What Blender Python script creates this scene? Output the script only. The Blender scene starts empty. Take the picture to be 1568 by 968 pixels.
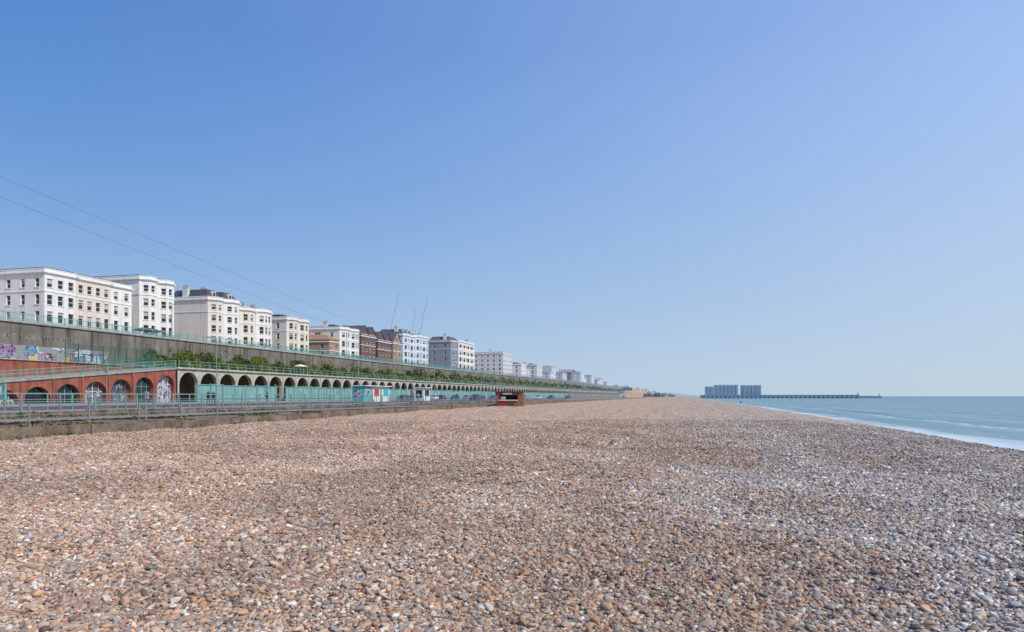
import bpy, bmesh, math, random
import numpy as np
from mathutils import Vector, Matrix
random.seed(7); rng=np.random.default_rng(7)
R=math.radians
sc=bpy.context.scene
CZ=4.3
TH=R(14.3)
# ------------------------------------------------------------------ helpers
def link(o,parent=None):
    sc.collection.objects.link(o)
    if parent: o.parent=parent
    return o
def empty(name):
    e=bpy.data.objects.new(name,None); e.empty_display_size=.5
    return link(e)
class MB:
    def __init__(s): s.v=[]; s.f=[]
    def quad(s,a,b,c,d):
        n=len(s.v); s.v+= [a,b,c,d]; s.f.append((n,n+1,n+2,n+3))
    def tri(s,a,b,c):
        n=len(s.v); s.v+= [a,b,c]; s.f.append((n,n+1,n+2))
    def hexa(s,p):
        n=len(s.v); s.v+=p
        for f in ((0,3,2,1),(4,5,6,7),(0,1,5,4),(1,2,6,5),(2,3,7,6),(3,0,4,7)):
            s.f.append(tuple(n+i for i in f))
    def box(s,x0,x1,y0,y1,z0,z1):
        s.hexa([(x0,y0,z0),(x1,y0,z0),(x1,y1,z0),(x0,y1,z0),(x0,y0,z1),(x1,y0,z1),(x1,y1,z1),(x0,y1,z1)])
    def frustum(s,p0,z0,p1,z1):
        n=len(s.v); k=len(p0)
        s.v+=[(x,y,z0) for x,y in p0]+[(x,y,z1) for x,y in p1]
        for i in range(k):
            j=(i+1)%k; s.f.append((n+i,n+j,n+k+j,n+k+i))
        s.f.append(tuple(n+k+i for i in range(k))); s.f.append(tuple(n+i for i in reversed(range(k))))
    def prism(s,p,z0,z1): s.frustum(p,z0,p,z1)
    def cyl(s,x,y,z0,z1,r0,r1=None,k=8):
        r1=r0 if r1 is None else r1
        c=[(math.cos(2*math.pi*i/k),math.sin(2*math.pi*i/k)) for i in range(k)]
        s.frustum([(x+a*r0,y+b*r0) for a,b in c],z0,[(x+a*r1,y+b*r1) for a,b in c],z1)
    def tube(s,a,b,r,k=5,r2=None):
        r2=r if r2 is None else r2
        a=Vector(a); b=Vector(b); d=(b-a).normalized()
        u=d.orthogonal().normalized(); w=d.cross(u); n=len(s.v)
        for p,rr in ((a,r),(b,r2)):
            for i in range(k):
                t=2*math.pi*i/k; q=p+u*math.cos(t)*rr+w*math.sin(t)*rr; s.v.append(tuple(q))
        for i in range(k):
            j=(i+1)%k; s.f.append((n+i,n+j,n+k+j,n+k+i))
        s.f.append(tuple(n+k+i for i in range(k))); s.f.append(tuple(n+i for i in reversed(range(k))))
    def obj(s,name,mat,parent=None,smooth=False):
        if not s.v: return None
        me=bpy.data.meshes.new(name); me.from_pydata(s.v,[],s.f)
        mats=mat if isinstance(mat,(list,tuple)) else [mat]
        for m in mats: me.materials.append(m)
        if smooth: me.polygons.foreach_set('use_smooth',[True]*len(me.polygons))
        me.update()
        return link(bpy.data.objects.new(name,me),parent)
def newmat(name):
    m=bpy.data.materials.new(name); m.use_nodes=True
    nt=m.node_tree; b=nt.nodes['Principled BSDF']; return m,nt,b
def haze_tint(nt,tc,col_out,amt=.6):
    # aerial haze put into the base colour: paler and bluer further along the coast
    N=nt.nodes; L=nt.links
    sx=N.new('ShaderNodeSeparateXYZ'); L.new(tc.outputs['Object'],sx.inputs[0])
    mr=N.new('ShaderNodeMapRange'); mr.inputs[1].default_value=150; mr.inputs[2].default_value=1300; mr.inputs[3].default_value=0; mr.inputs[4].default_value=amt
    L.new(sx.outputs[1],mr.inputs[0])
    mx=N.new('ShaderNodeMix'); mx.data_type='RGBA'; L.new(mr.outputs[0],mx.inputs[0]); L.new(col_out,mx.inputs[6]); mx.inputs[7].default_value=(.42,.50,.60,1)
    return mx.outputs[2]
def mat(name,col,rough=.8,var=.15,scale=1.0,bump=0.0,bscale=8,spec=.3,metal=0,stretch=(1,1,1),stain=0,fd=.6):
    m,nt,b=newmat(name); N=nt.nodes; L=nt.links
    b.inputs['Roughness'].default_value=rough; b.inputs['Metallic'].default_value=metal
    b.inputs['Specular IOR Level'].default_value=spec
    tc=N.new('ShaderNodeTexCoord'); mp=N.new('ShaderNodeMapping'); mp.inputs['Scale'].default_value=stretch
    L.new(tc.outputs['Object'],mp.inputs['Vector'])
    n=N.new('ShaderNodeTexNoise'); n.inputs['Scale'].default_value=scale; n.inputs['Detail'].default_value=6; n.inputs['Roughness'].default_value=.65
    L.new(mp.outputs[0],n.inputs['Vector'])
    r=N.new('ShaderNodeValToRGB')
    r.color_ramp.elements[0].position=.3; r.color_ramp.elements[1].position=.7
    lo=[max(0,c*(1-var)) for c in col]; hi=[min(1,c*(1+var)) for c in col]
    r.color_ramp.elements[0].color=(*lo,1); r.color_ramp.elements[1].color=(*hi,1)
    L.new(n.outputs['Fac'],r.inputs['Fac']); out=r.outputs[0]
    if stain>0:
        mp2=N.new('ShaderNodeMapping'); mp2.inputs['Scale'].default_value=(1.2,1.2,.12); L.new(tc.outputs['Object'],mp2.inputs['Vector'])
        n2=N.new('ShaderNodeTexNoise'); n2.inputs['Scale'].default_value=1.3; n2.inputs['Detail'].default_value=8
        L.new(mp2.outputs[0],n2.inputs['Vector'])
        mr=N.new('ShaderNodeMapRange'); mr.inputs[1].default_value=.45; mr.inputs[2].default_value=.72; mr.inputs[3].default_value=1; mr.inputs[4].default_value=1-stain
        L.new(n2.outputs['Fac'],mr.inputs[0])
        mx=N.new('ShaderNodeMix'); mx.data_type='RGBA'; mx.blend_type='MULTIPLY'; mx.inputs[0].default_value=1
        L.new(out,mx.inputs[6]); L.new(mr.outputs[0],mx.inputs[7]); out=mx.outputs[2]
    if fd>0: out=haze_tint(nt,tc,out,fd)
    L.new(out,b.inputs['Base Color'])
    if bump>0:
        n3=N.new('ShaderNodeTexNoise'); n3.inputs['Scale'].default_value=bscale; n3.inputs['Detail'].default_value=5
        L.new(tc.outputs['Object'],n3.inputs['Vector'])
        bp=N.new('ShaderNodeBump'); bp.inputs['Strength'].default_value=bump; bp.inputs['Distance'].default_value=.05
        L.new(n3.outputs['Fac'],bp.inputs['Height']); L.new(bp.outputs[0],b.inputs['Normal'])
    return m
def graffiti(name,cols,scale=1.2,base=(.5,.5,.48),cover=.5):
    m,nt,b=newmat(name); N=nt.nodes; L=nt.links; b.inputs['Roughness'].default_value=.6
    tc=N.new('ShaderNodeTexCoord')
    nz=N.new('ShaderNodeTexNoise'); nz.inputs['Scale'].default_value=scale*1.1; nz.inputs['Detail'].default_value=2
    L.new(tc.outputs['Object'],nz.inputs['Vector'])
    mx=N.new('ShaderNodeMix'); mx.data_type='RGBA'; mx.blend_type='LINEAR_LIGHT'; mx.inputs[0].default_value=.8
    L.new(tc.outputs['Object'],mx.inputs[6]); L.new(nz.outputs['Color'],mx.inputs[7])
    vo=N.new('ShaderNodeTexVoronoi'); vo.inputs['Scale'].default_value=scale; L.new(mx.outputs[2],vo.inputs['Vector'])
    sp=N.new('ShaderNodeSeparateColor'); L.new(vo.outputs['Color'],sp.inputs[0])
    r=N.new('ShaderNodeValToRGB'); r.color_ramp.interpolation='CONSTANT'; e=r.color_ramp.elements
    allc=cols; k=len(allc)
    e[0].position=0; e[0].color=(*allc[0],1); e[1].position=1/k; e[1].color=(*allc[1],1)
    for i in range(2,k):
        q=e.new(i/k); q.color=(*allc[i],1)
    L.new(sp.outputs[0],r.inputs['Fac'])
    vd=N.new('ShaderNodeTexVoronoi'); vd.feature='DISTANCE_TO_EDGE'; vd.inputs['Scale'].default_value=scale; L.new(mx.outputs[2],vd.inputs['Vector'])
    lt=N.new('ShaderNodeMath'); lt.operation='LESS_THAN'; lt.inputs[1].default_value=.05; L.new(vd.outputs['Distance'],lt.inputs[0])
    m2=N.new('ShaderNodeMix'); m2.data_type='RGBA'; L.new(lt.outputs[0],m2.inputs[0]); L.new(r.outputs[0],m2.inputs[6]); m2.inputs[7].default_value=(.05,.04,.06,1)
    n2=N.new('ShaderNodeTexNoise'); n2.inputs['Scale'].default_value=scale*.5; n2.inputs['Detail'].default_value=3; L.new(tc.outputs['Object'],n2.inputs['Vector'])
    g=N.new('ShaderNodeMath'); g.operation='GREATER_THAN'; g.inputs[1].default_value=1-cover; L.new(n2.outputs['Fac'],g.inputs[0])
    m3=N.new('ShaderNodeMix'); m3.data_type='RGBA'; L.new(g.outputs[0],m3.inputs[0]); m3.inputs[6].default_value=(*base,1); L.new(m2.outputs[2],m3.inputs[7])
    L.new(m3.outputs[2],b.inputs['Base Color']); return m
# ------------------------------------------------------------------ materials
M={}
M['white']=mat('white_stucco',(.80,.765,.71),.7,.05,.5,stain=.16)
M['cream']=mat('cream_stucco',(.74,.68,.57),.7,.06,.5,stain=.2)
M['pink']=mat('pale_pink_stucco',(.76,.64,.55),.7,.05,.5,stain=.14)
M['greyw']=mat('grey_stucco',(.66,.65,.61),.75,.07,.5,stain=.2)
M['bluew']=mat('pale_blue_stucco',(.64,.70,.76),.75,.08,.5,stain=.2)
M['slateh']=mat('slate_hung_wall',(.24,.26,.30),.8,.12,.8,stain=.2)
M['hazew']=mat('hazy_white_stucco',(.66,.68,.71),.8,.05,.3,stain=.1)  # white stucco with distance haze painted into its colour
M['hazec']=mat('hazy_cream_stucco',(.60,.60,.60),.8,.05,.3,stain=.1)  # cream stucco greyed by haze in the base colour
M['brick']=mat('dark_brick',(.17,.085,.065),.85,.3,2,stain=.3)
M['hazeb']=mat('hazy_brick',(.24,.19,.19),.85,.2,.5)  # brick colour lifted and greyed to carry aerial haze
M['tan']=mat('tan_render',(.36,.25,.17),.85,.2,1,stain=.3)
M['slate']=mat('slate_roof',(.07,.07,.08),.7,.3,2)
M['oroof']=mat('orange_tile_roof',(.33,.18,.08),.8,.25,2)
M['trim']=mat('white_trim',(.80,.78,.74),.5,.03,2,stain=.08)
M['blind']=mat('window_blind',(.45,.43,.38),.7,.1,2)
M['pot']=mat('terracotta_pot',(.35,.15,.08),.8,.2,2)
m,nt,b=newmat('window_glass'); b.inputs['Base Color'].default_value=(.025,.03,.038,1); b.inputs['Roughness'].default_value=.12; M['glass']=m
m,nt,b=newmat('hazy_window_glass'); b.inputs['Base Color'].default_value=(.16,.19,.24,1); b.inputs['Roughness'].default_value=.3; M['glasshaze']=m  # glass colour paled by painted haze, for the far terraces
M['dark']=mat('dark_metal',(.03,.035,.035),.5,.2,3)
M['conc']=mat('stained_concrete',(.185,.168,.135),.9,.32,.35,bump=.4,bscale=3,stain=.6)
M['coping']=mat('stone_coping',(.34,.34,.31),.85,.2,1,stain=.3)
M['teal']=mat('teal_paint',(.16,.37,.32),.5,.15,1.5)
M['tealfence']=mat('teal_hoarding',(.20,.38,.35),.6,.2,.6,stain=.35)
M['tealdk']=mat('dark_green_mesh',(.03,.12,.09),.6,.2,2)
M['redbrick']=mat('red_brick',(.31,.105,.07),.85,.3,1.5,bump=.2,stain=.45)
M['arch']=mat('arch_render',(.50,.48,.40),.8,.14,1,stain=.4)
M['steel']=mat('galvanised_steel',(.30,.32,.33),.45,.15,3,metal=.4)
M['asphalt']=mat('asphalt',(.085,.082,.08),.9,.2,1.5,bump=.3,bscale=30)
M['pave']=mat('paving',(.26,.24,.22),.9,.15,1.5,bump=.2)
M['kerb']=mat('kerb_stone',(.30,.29,.27),.9,.15,2)
M['paint']=mat('road_paint',(.7,.7,.66),.7,.1,4)
M['lowwall']=mat('weathered_wall',(.20,.15,.115),.95,.45,2.5,bump=.8,bscale=6,stain=.55)
M['scrub']=mat('scrub_ground',(.17,.135,.09),1,.5,1.2,bump=.6)
M['rust']=mat('weathered_cladding',(.25,.12,.07),.85,.25,2.5,stain=.35)
M['wood']=mat('dark_timber',(.08,.045,.03),.85,.3,3)
M['leafA']=mat('leaf_light',(.15,.18,.04),.7,.35,1.2)
M['leafB']=mat('leaf_dark',(.055,.08,.025),.8,.35,1.2)
M['leafC']=mat('leaf_dry',(.16,.12,.06),.8,.35,1.2)
M['cable']=mat('steel_cable',(.20,.22,.25),.5,.1,1)
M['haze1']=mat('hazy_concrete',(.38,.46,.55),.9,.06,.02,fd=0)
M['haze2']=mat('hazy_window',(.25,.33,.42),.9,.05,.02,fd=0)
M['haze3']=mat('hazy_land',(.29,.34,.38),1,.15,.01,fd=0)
M['cranem']=mat('crane_paint',(.22,.27,.33),.6,.05,1)
M['skin']=mat('skin',(.45,.27,.19),.6,.05,4)
M['hair']=mat('hair',(.04,.025,.015),.7,.2,8)
M['rock']=mat('dark_rock',(.05,.045,.04),.9,.3,6,bump=.5)
M['graf1']=graffiti('mural_paint',[(.40,.14,.32),(.12,.30,.48),(.60,.42,.14),(.55,.60,.65),(.18,.34,.42),(.36,.22,.42)],.9,(.26,.27,.26),.54)
M['graf2']=graffiti('shutter_graffiti',[(.5,.5,.52),(.25,.14,.36),(.1,.1,.12),(.4,.4,.45),(.12,.25,.3)],2.2,(.10,.10,.11),.48)
M['graf3']=graffiti('shutter_graffiti_white',[(.6,.6,.6),(.5,.52,.56),(.2,.1,.35),(.55,.5,.5),(.1,.1,.12)],2.4,(.5,.5,.5),.6)
# ------------------------------------------------------------------ terrain height
_s=[]
for i in range(26):
    wl=.7*(1.11**i); a=rng.uniform(0,2*math.pi); ph=rng.uniform(0,6.28)
    _s.append((2*math.pi/wl*math.cos(a),2*math.pi/wl*math.sin(a),ph,.0058*wl**.5))
def sstep(a,b,x):
    t=np.clip((x-a)/(b-a),0,1); return t*t*(3-2*t)
def height(x,y):
    x=np.asarray(x,float); y=np.asarray(y,float)
    drop=1.65-.25*sstep(15,70,y)-.25*sstep(90,260,y)
    n=np.zeros(np.broadcast(x,y).shape)
    for kx,ky,ph,am in _s: n=n+am*np.sin(kx*x+ky*y+ph)
    n=n*(1-sstep(120,300,y))
    z=CZ-drop+n
    xr=np.clip(x-4.9,0,None)
    z=z-np.where(xr<9,.0105*xr**2,.85+.189*(xr-9))
    z=np.maximum(z,-6+0*z)
    inl=sstep(-24.6,-26,x)
    z=z*(1-inl)+(2.98)*inl
    up=sstep(-84.05,-84.3,x)
    z=z*(1-up)+13.8*up
    return z
def grid(name,xs,ys,m,hf):
    X,Y=np.meshgrid(xs,ys); Z=hf(X,Y)
    V=np.stack([X,Y,Z],-1).reshape(-1,3); nx=len(xs); ny=len(ys)
    i=np.arange(nx-1)[None,:]+nx*np.arange(ny-1)[:,None]
    F=np.stack([i,i+1,i+1+nx,i+nx],-1).reshape(-1,4)
    me=bpy.data.meshes.new(name); me.vertices.add(len(V)); me.vertices.foreach_set('co',V.ravel())
    me.loops.add(F.size); me.loops.foreach_set('vertex_index',F.ravel().astype(np.int32))
    me.polygons.add(len(F)); me.polygons.foreach_set('loop_start',(np.arange(len(F))*4).astype(np.int32))
    me.update(calc_edges=True); me.polygons.foreach_set('use_smooth',[True]*len(F)); me.materials.append(m)
    return link(bpy.data.objects.new(name,me))
WARM=[(.46,.27,.165),(.41,.29,.205),(.57,.45,.34),(.27,.165,.11),(.31,.265,.235),(.60,.54,.46),(.48,.32,.215),(.16,.125,.105)]
GREY=[(.38,.28,.21),(.31,.265,.235),(.51,.45,.39),(.23,.175,.14),(.265,.255,.255),(.59,.56,.52),(.35,.31,.275),(.15,.135,.125)]
def shingle():
    m,nt,b=newmat('shingle'); N=nt.nodes; L=nt.links
    b.inputs['Roughness'].default_value=.9; b.inputs['Specular IOR Level'].default_value=.15
    tc=N.new('ShaderNodeTexCoord'); P=tc.outputs['Object']
    vo=N.new('ShaderNodeTexVoronoi'); vo.inputs['Scale'].default_value=25; L.new(P,vo.inputs['Vector'])
    vc=N.new('ShaderNodeTexVoronoi'); vc.inputs['Scale'].default_value=7; L.new(P,vc.inputs['Vector'])
    sp=N.new('ShaderNodeSeparateColor'); L.new(vo.outputs['Color'],sp.inputs[0])
    sp2=N.new('ShaderNodeSeparateColor'); L.new(vc.outputs['Color'],sp2.inputs[0])
    def ramp(cols,src):
        r=N.new('ShaderNodeValToRGB'); r.color_ramp.interpolation='CONSTANT'; e=r.color_ramp.elements; k=len(cols)
        cols=[(c[0]*1.14,c[1]*1.05,c[2]*.93) for c in cols]
        e[0].position=0; e[0].color=(*cols[0],1); e[1].position=1/k; e[1].color=(*cols[1],1)
        for i in range(2,k): q=e.new(i/k); q.color=(*cols[i],1)
        L.new(src,r.inputs['Fac']); return r
    r1=ramp(WARM,sp.outputs[0]); r2=ramp(GREY,sp.outputs[0])
    sx=N.new('ShaderNodeSeparateXYZ'); L.new(P,sx.inputs[0])
    n=N.new('ShaderNodeTexNoise'); n.inputs['Scale'].default_value=.12; n.inputs['Detail'].default_value=5; L.new(P,n.inputs['Vector'])
    ma=N.new('ShaderNodeMath'); ma.operation='MULTIPLY_ADD'; ma.inputs[1].default_value=16; L.new(n.outputs['Fac'],ma.inputs[0]); L.new(sx.outputs[0],ma.inputs[2])
    mr=N.new('ShaderNodeMapRange'); mr.inputs[1].default_value=1; mr.inputs[2].default_value=14; L.new(ma.outputs[0],mr.inputs[0])
    mx=N.new('ShaderNodeMix'); mx.data_type='RGBA'; L.new(mr.outputs[0],mx.inputs[0]); L.new(r1.outputs[0],mx.inputs[6]); L.new(r2.outputs[0],mx.inputs[7])
    g=N.new('ShaderNodeMapRange'); g.inputs[1].default_value=.45; g.inputs[2].default_value=.8; g.inputs[3].default_value=1; g.inputs[4].default_value=.5
    L.new(vo.outputs['Distance'],g.inputs[0])
    m2=N.new('ShaderNodeMix'); m2.data_type='RGBA'; m2.blend_type='MULTIPLY'; m2.inputs[0].default_value=1; L.new(mx.outputs[2],m2.inputs[6]); L.new(g.outputs[0],m2.inputs[7])
    gc=N.new('ShaderNodeMapRange'); gc.inputs[3].default_value=.60; gc.inputs[4].default_value=1.42; L.new(sp2.outputs[1],gc.inputs[0])
    mc=N.new('ShaderNodeMix'); mc.data_type='RGBA'; mc.blend_type='MULTIPLY'; mc.inputs[0].default_value=1; L.new(m2.outputs[2],mc.inputs[6]); L.new(gc.outputs[0],mc.inputs[7])
    n2=N.new('ShaderNodeTexNoise'); n2.inputs['Scale'].default_value=1.6; n2.inputs['Detail'].default_value=9; n2.inputs['Roughness'].default_value=.85; L.new(P,n2.inputs['Vector'])
    g2=N.new('ShaderNodeMapRange'); g2.inputs[1].default_value=.3; g2.inputs[2].default_value=.7; g2.inputs[3].default_value=.66; g2.inputs[4].default_value=1.5; L.new(n2.outputs['Fac'],g2.inputs[0])
    m3=N.new('ShaderNodeMix'); m3.data_type='RGBA'; m3.blend_type='MULTIPLY'; m3.inputs[0].default_value=1; L.new(mc.outputs[2],m3.inputs[6]); L.new(g2.outputs[0],m3.inputs[7])
    wt=N.new('ShaderNodeMapRange'); wt.inputs[1].default_value=1.2; wt.inputs[2].default_value=2.2; wt.inputs[3].default_value=.38; wt.inputs[4].default_value=1; L.new(sx.outputs[2],wt.inputs[0])
    m4=N.new('ShaderNodeMix'); m4.data_type='RGBA'; m4.blend_type='MULTIPLY'; m4.inputs[0].default_value=1; L.new(m3.outputs[2],m4.inputs[6]); L.new(wt.outputs[0],m4.inputs[7])
    L.new(m4.outputs[2],b.inputs['Base Color'])
    bp=N.new('ShaderNodeBump'); bp.inputs['Strength'].default_value=.6; bp.inputs['Distance'].default_value=.02; bp.invert=True
    L.new(vo.outputs['Distance'],bp.inputs['Height'])
    bp2=N.new('ShaderNodeBump'); bp2.inputs['Strength'].default_value=.4; bp2.inputs['Distance'].default_value=.12
    L.new(n2.outputs['Fac'],bp2.inputs['Height']); L.new(bp.outputs[0],bp2.inputs['Normal']); L.new(bp2.outputs[0],b.inputs['Normal'])
    return m
SH=shingle()
def geo(a,b,s,f):
    o=[a]
    while o[-1]<b: o.append(o[-1]+s); s*=f
    return o
xs=sorted(set([-6000,-3000,-1500,-600,-300,-150,-100,-90,-86,-84.3,-84.2,-84.1,-84.0,-80,-70,-60,-50,-40,-34,-30,-28]+[round(v,3) for v in np.arange(-27,12,.22)]+[round(v,3) for v in np.arange(12,34,.5)]+[36,40,50,60,80,120,300]))
ys=[-400,-200,-100,-60,-40,-25]+list(np.arange(-15,42,.22))+geo(42.3,7000,.4,1.035)
grid('shingle_beach',xs,ys,SH,height)
# ------------------------------------------------------------------ pebbles (instanced)
def pebbles():
    pts=[]
    D0,D1=3.0,44.0
    fx,fy=-math.sin(TH),math.cos(TH); rx,ry=math.cos(TH),math.sin(TH)
    def dens(d): return 1750*min(1,max(.16-.14*max(0,(d-24)/20),1.2-d/24.5))
    for d0 in np.arange(D0,D1,1.0):
        w0=-(.78*d0+1.8); w1=.78*d0+1.8
        k=int((w1-w0)*1.0*dens(d0))
        d=rng.uniform(d0,d0+1,k); w=rng.uniform(w0,w1,k)
        pts.append(np.stack([fx*d+rx*w,fy*d+ry*w,d],-1))
    P=np.concatenate(pts); ok=(P[:,0]>-24.6)&(P[:,0]<22); P=P[ok]; n=len(P)
    x,y,d=P.T
    size=np.clip(rng.lognormal(math.log(.0128),.38,n),.006,.04)*(1+.016*np.minimum(d,28))
    el=rng.uniform(.75,1.35,n); fl=rng.uniform(.45,.8,n)
    scl=np.stack([size*el,size/el**.5,size*fl],-1)
    rot=np.stack([rng.normal(0,.35,n),rng.normal(0,.35,n),rng.uniform(0,6.28,n)],-1)
    z=height(x,y)+size*rng.uniform(-.1,.75,n)
    nn=np.zeros(n)
    for kx,ky,ph,am in _s[8:]: nn+=np.sin(kx*.6*x+ky*.6*y+ph*3)
    f=np.clip((x+nn*.7+3.8)/9,0,1)
    wa=np.array(WARM); gr=np.array(GREY)
    wts=np.array([.18,.18,.12,.14,.12,.06,.14,.06])
    idx=rng.choice(8,n,p=wts)
    pick=(rng.uniform(0,1,n)<f)[:,None]
    col=np.where(pick,gr[idx],wa[idx])*rng.uniform(.75,1.25,n)[:,None]*1.0
    col=col*(1+.05*np.clip(nn,-3,3))[:,None]
    col=np.clip(col,0.02,.85)
    me=bpy.data.meshes.new('pebbles'); me.vertices.add(n)
    me.vertices.foreach_set('co',np.stack([x,y,z],-1).astype(np.float32).ravel())
    a=me.attributes.new('rot','FLOAT_VECTOR','POINT'); a.data.foreach_set('vector',rot.astype(np.float32).ravel())
    a=me.attributes.new('scl','FLOAT_VECTOR','POINT'); a.data.foreach_set('vector',scl.astype(np.float32).ravel())
    a=me.attributes.new('pcol','FLOAT_VECTOR','POINT'); a.data.foreach_set('vector',col.astype(np.float32).ravel())
    me.update()
    pm,nt,b=newmat('pebble'); N=nt.nodes; L=nt.links
    at=N.new('ShaderNodeAttribute'); at.attribute_type='INSTANCER'; at.attribute_name='pcol'
    tc=N.new('ShaderNodeTexCoord'); nz=N.new('ShaderNodeTexNoise'); nz.inputs['Scale'].default_value=1.6; nz.inputs['Detail'].default_value=4
    L.new(tc.outputs['Object'],nz.inputs['Vector'])
    mr=N.new('ShaderNodeMapRange'); mr.inputs[1].default_value=.3; mr.inputs[2].default_value=.7; mr.inputs[3].default_value=.8; mr.inputs[4].default_value=1.15; L.new(nz.outputs['Fac'],mr.inputs[0])
    mx=N.new('ShaderNodeMix'); mx.data_type='RGBA'; mx.blend_type='MULTIPLY'; mx.inputs[0].default_value=1
    L.new(at.outputs['Vector'],mx.inputs[6]); L.new(mr.outputs[0],mx.inputs[7]); L.new(mx.outputs[2],b.inputs['Base Color'])
    b.inputs['Roughness'].default_value=.7; b.inputs['Specular IOR Level'].default_value=.25
    me.materials.append(pm)
    o=link(bpy.data.objects.new('pebbles',me))
    g=bpy.data.node_groups.new('pebble_scatter','GeometryNodeTree')
    g.interface.new_socket('Geometry',in_out='INPUT',socket_type='NodeSocketGeometry')
    g.interface.new_socket('Geometry',in_out='OUTPUT',socket_type='NodeSocketGeometry')
    N=g.nodes; L=g.links
    gi=N.new('NodeGroupInput'); go=N.new('NodeGroupOutput')
    jn=N.new('GeometryNodeJoinGeometry')
    for i in range(4):
        ic=N.new('GeometryNodeMeshIcoSphere'); ic.inputs['Radius'].default_value=1; ic.inputs['Subdivisions'].default_value=2
        po=N.new('GeometryNodeInputPosition')
        nz=N.new('ShaderNodeTexNoise'); nz.noise_dimensions='4D'; nz.inputs['W'].default_value=i*7.3; nz.inputs['Scale'].default_value=.75; nz.inputs['Detail'].default_value=1
        L.new(po.outputs[0],nz.inputs['Vector'])
        sb=N.new('ShaderNodeVectorMath'); sb.operation='SUBTRACT'; sb.inputs[1].default_value=(.5,.5,.5); L.new(nz.outputs['Color'],sb.inputs[0])
        s2=N.new('ShaderNodeVectorMath'); s2.operation='SCALE'; s2.inputs['Scale'].default_value=1.6; L.new(sb.outputs[0],s2.inputs[0])
        st=N.new('GeometryNodeSetPosition'); L.new(ic.outputs[0],st.inputs[0]); L.new(s2.outputs[0],st.inputs['Offset'])
        sm=N.new('GeometryNodeSetShadeSmooth'); L.new(st.outputs[0],sm.inputs[0])
        sma=N.new('GeometryNodeSetMaterial'); sma.inputs['Material'].default_value=pm; L.new(sm.outputs[0],sma.inputs[0])
        gti=N.new('GeometryNodeGeometryToInstance'); L.new(sma.outputs[0],gti.inputs[0]); L.new(gti.outputs[0],jn.inputs[0])
    ip=N.new('GeometryNodeInstanceOnPoints'); ip.inputs['Pick Instance'].default_value=True
    L.new(gi.outputs[0],ip.inputs['Points']); L.new(jn.outputs[0],ip.inputs['Instance'])
    na=N.new('GeometryNodeInputNamedAttribute'); na.data_type='FLOAT_VECTOR'; na.inputs[0].default_value='rot'
    nb=N.new('GeometryNodeInputNamedAttribute'); nb.data_type='FLOAT_VECTOR'; nb.inputs[0].default_value='scl'
    er=N.new('FunctionNodeEulerToRotation'); L.new(na.outputs[0],er.inputs[0]); L.new(er.outputs[0],ip.inputs['Rotation'])
    L.new(nb.outputs[0],ip.inputs['Scale']); L.new(ip.outputs[0],go.inputs[0])
    md=o.modifiers.new('scatter','NODES'); md.node_group=g
    print('PEBBLES',n)
pebbles()
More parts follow.
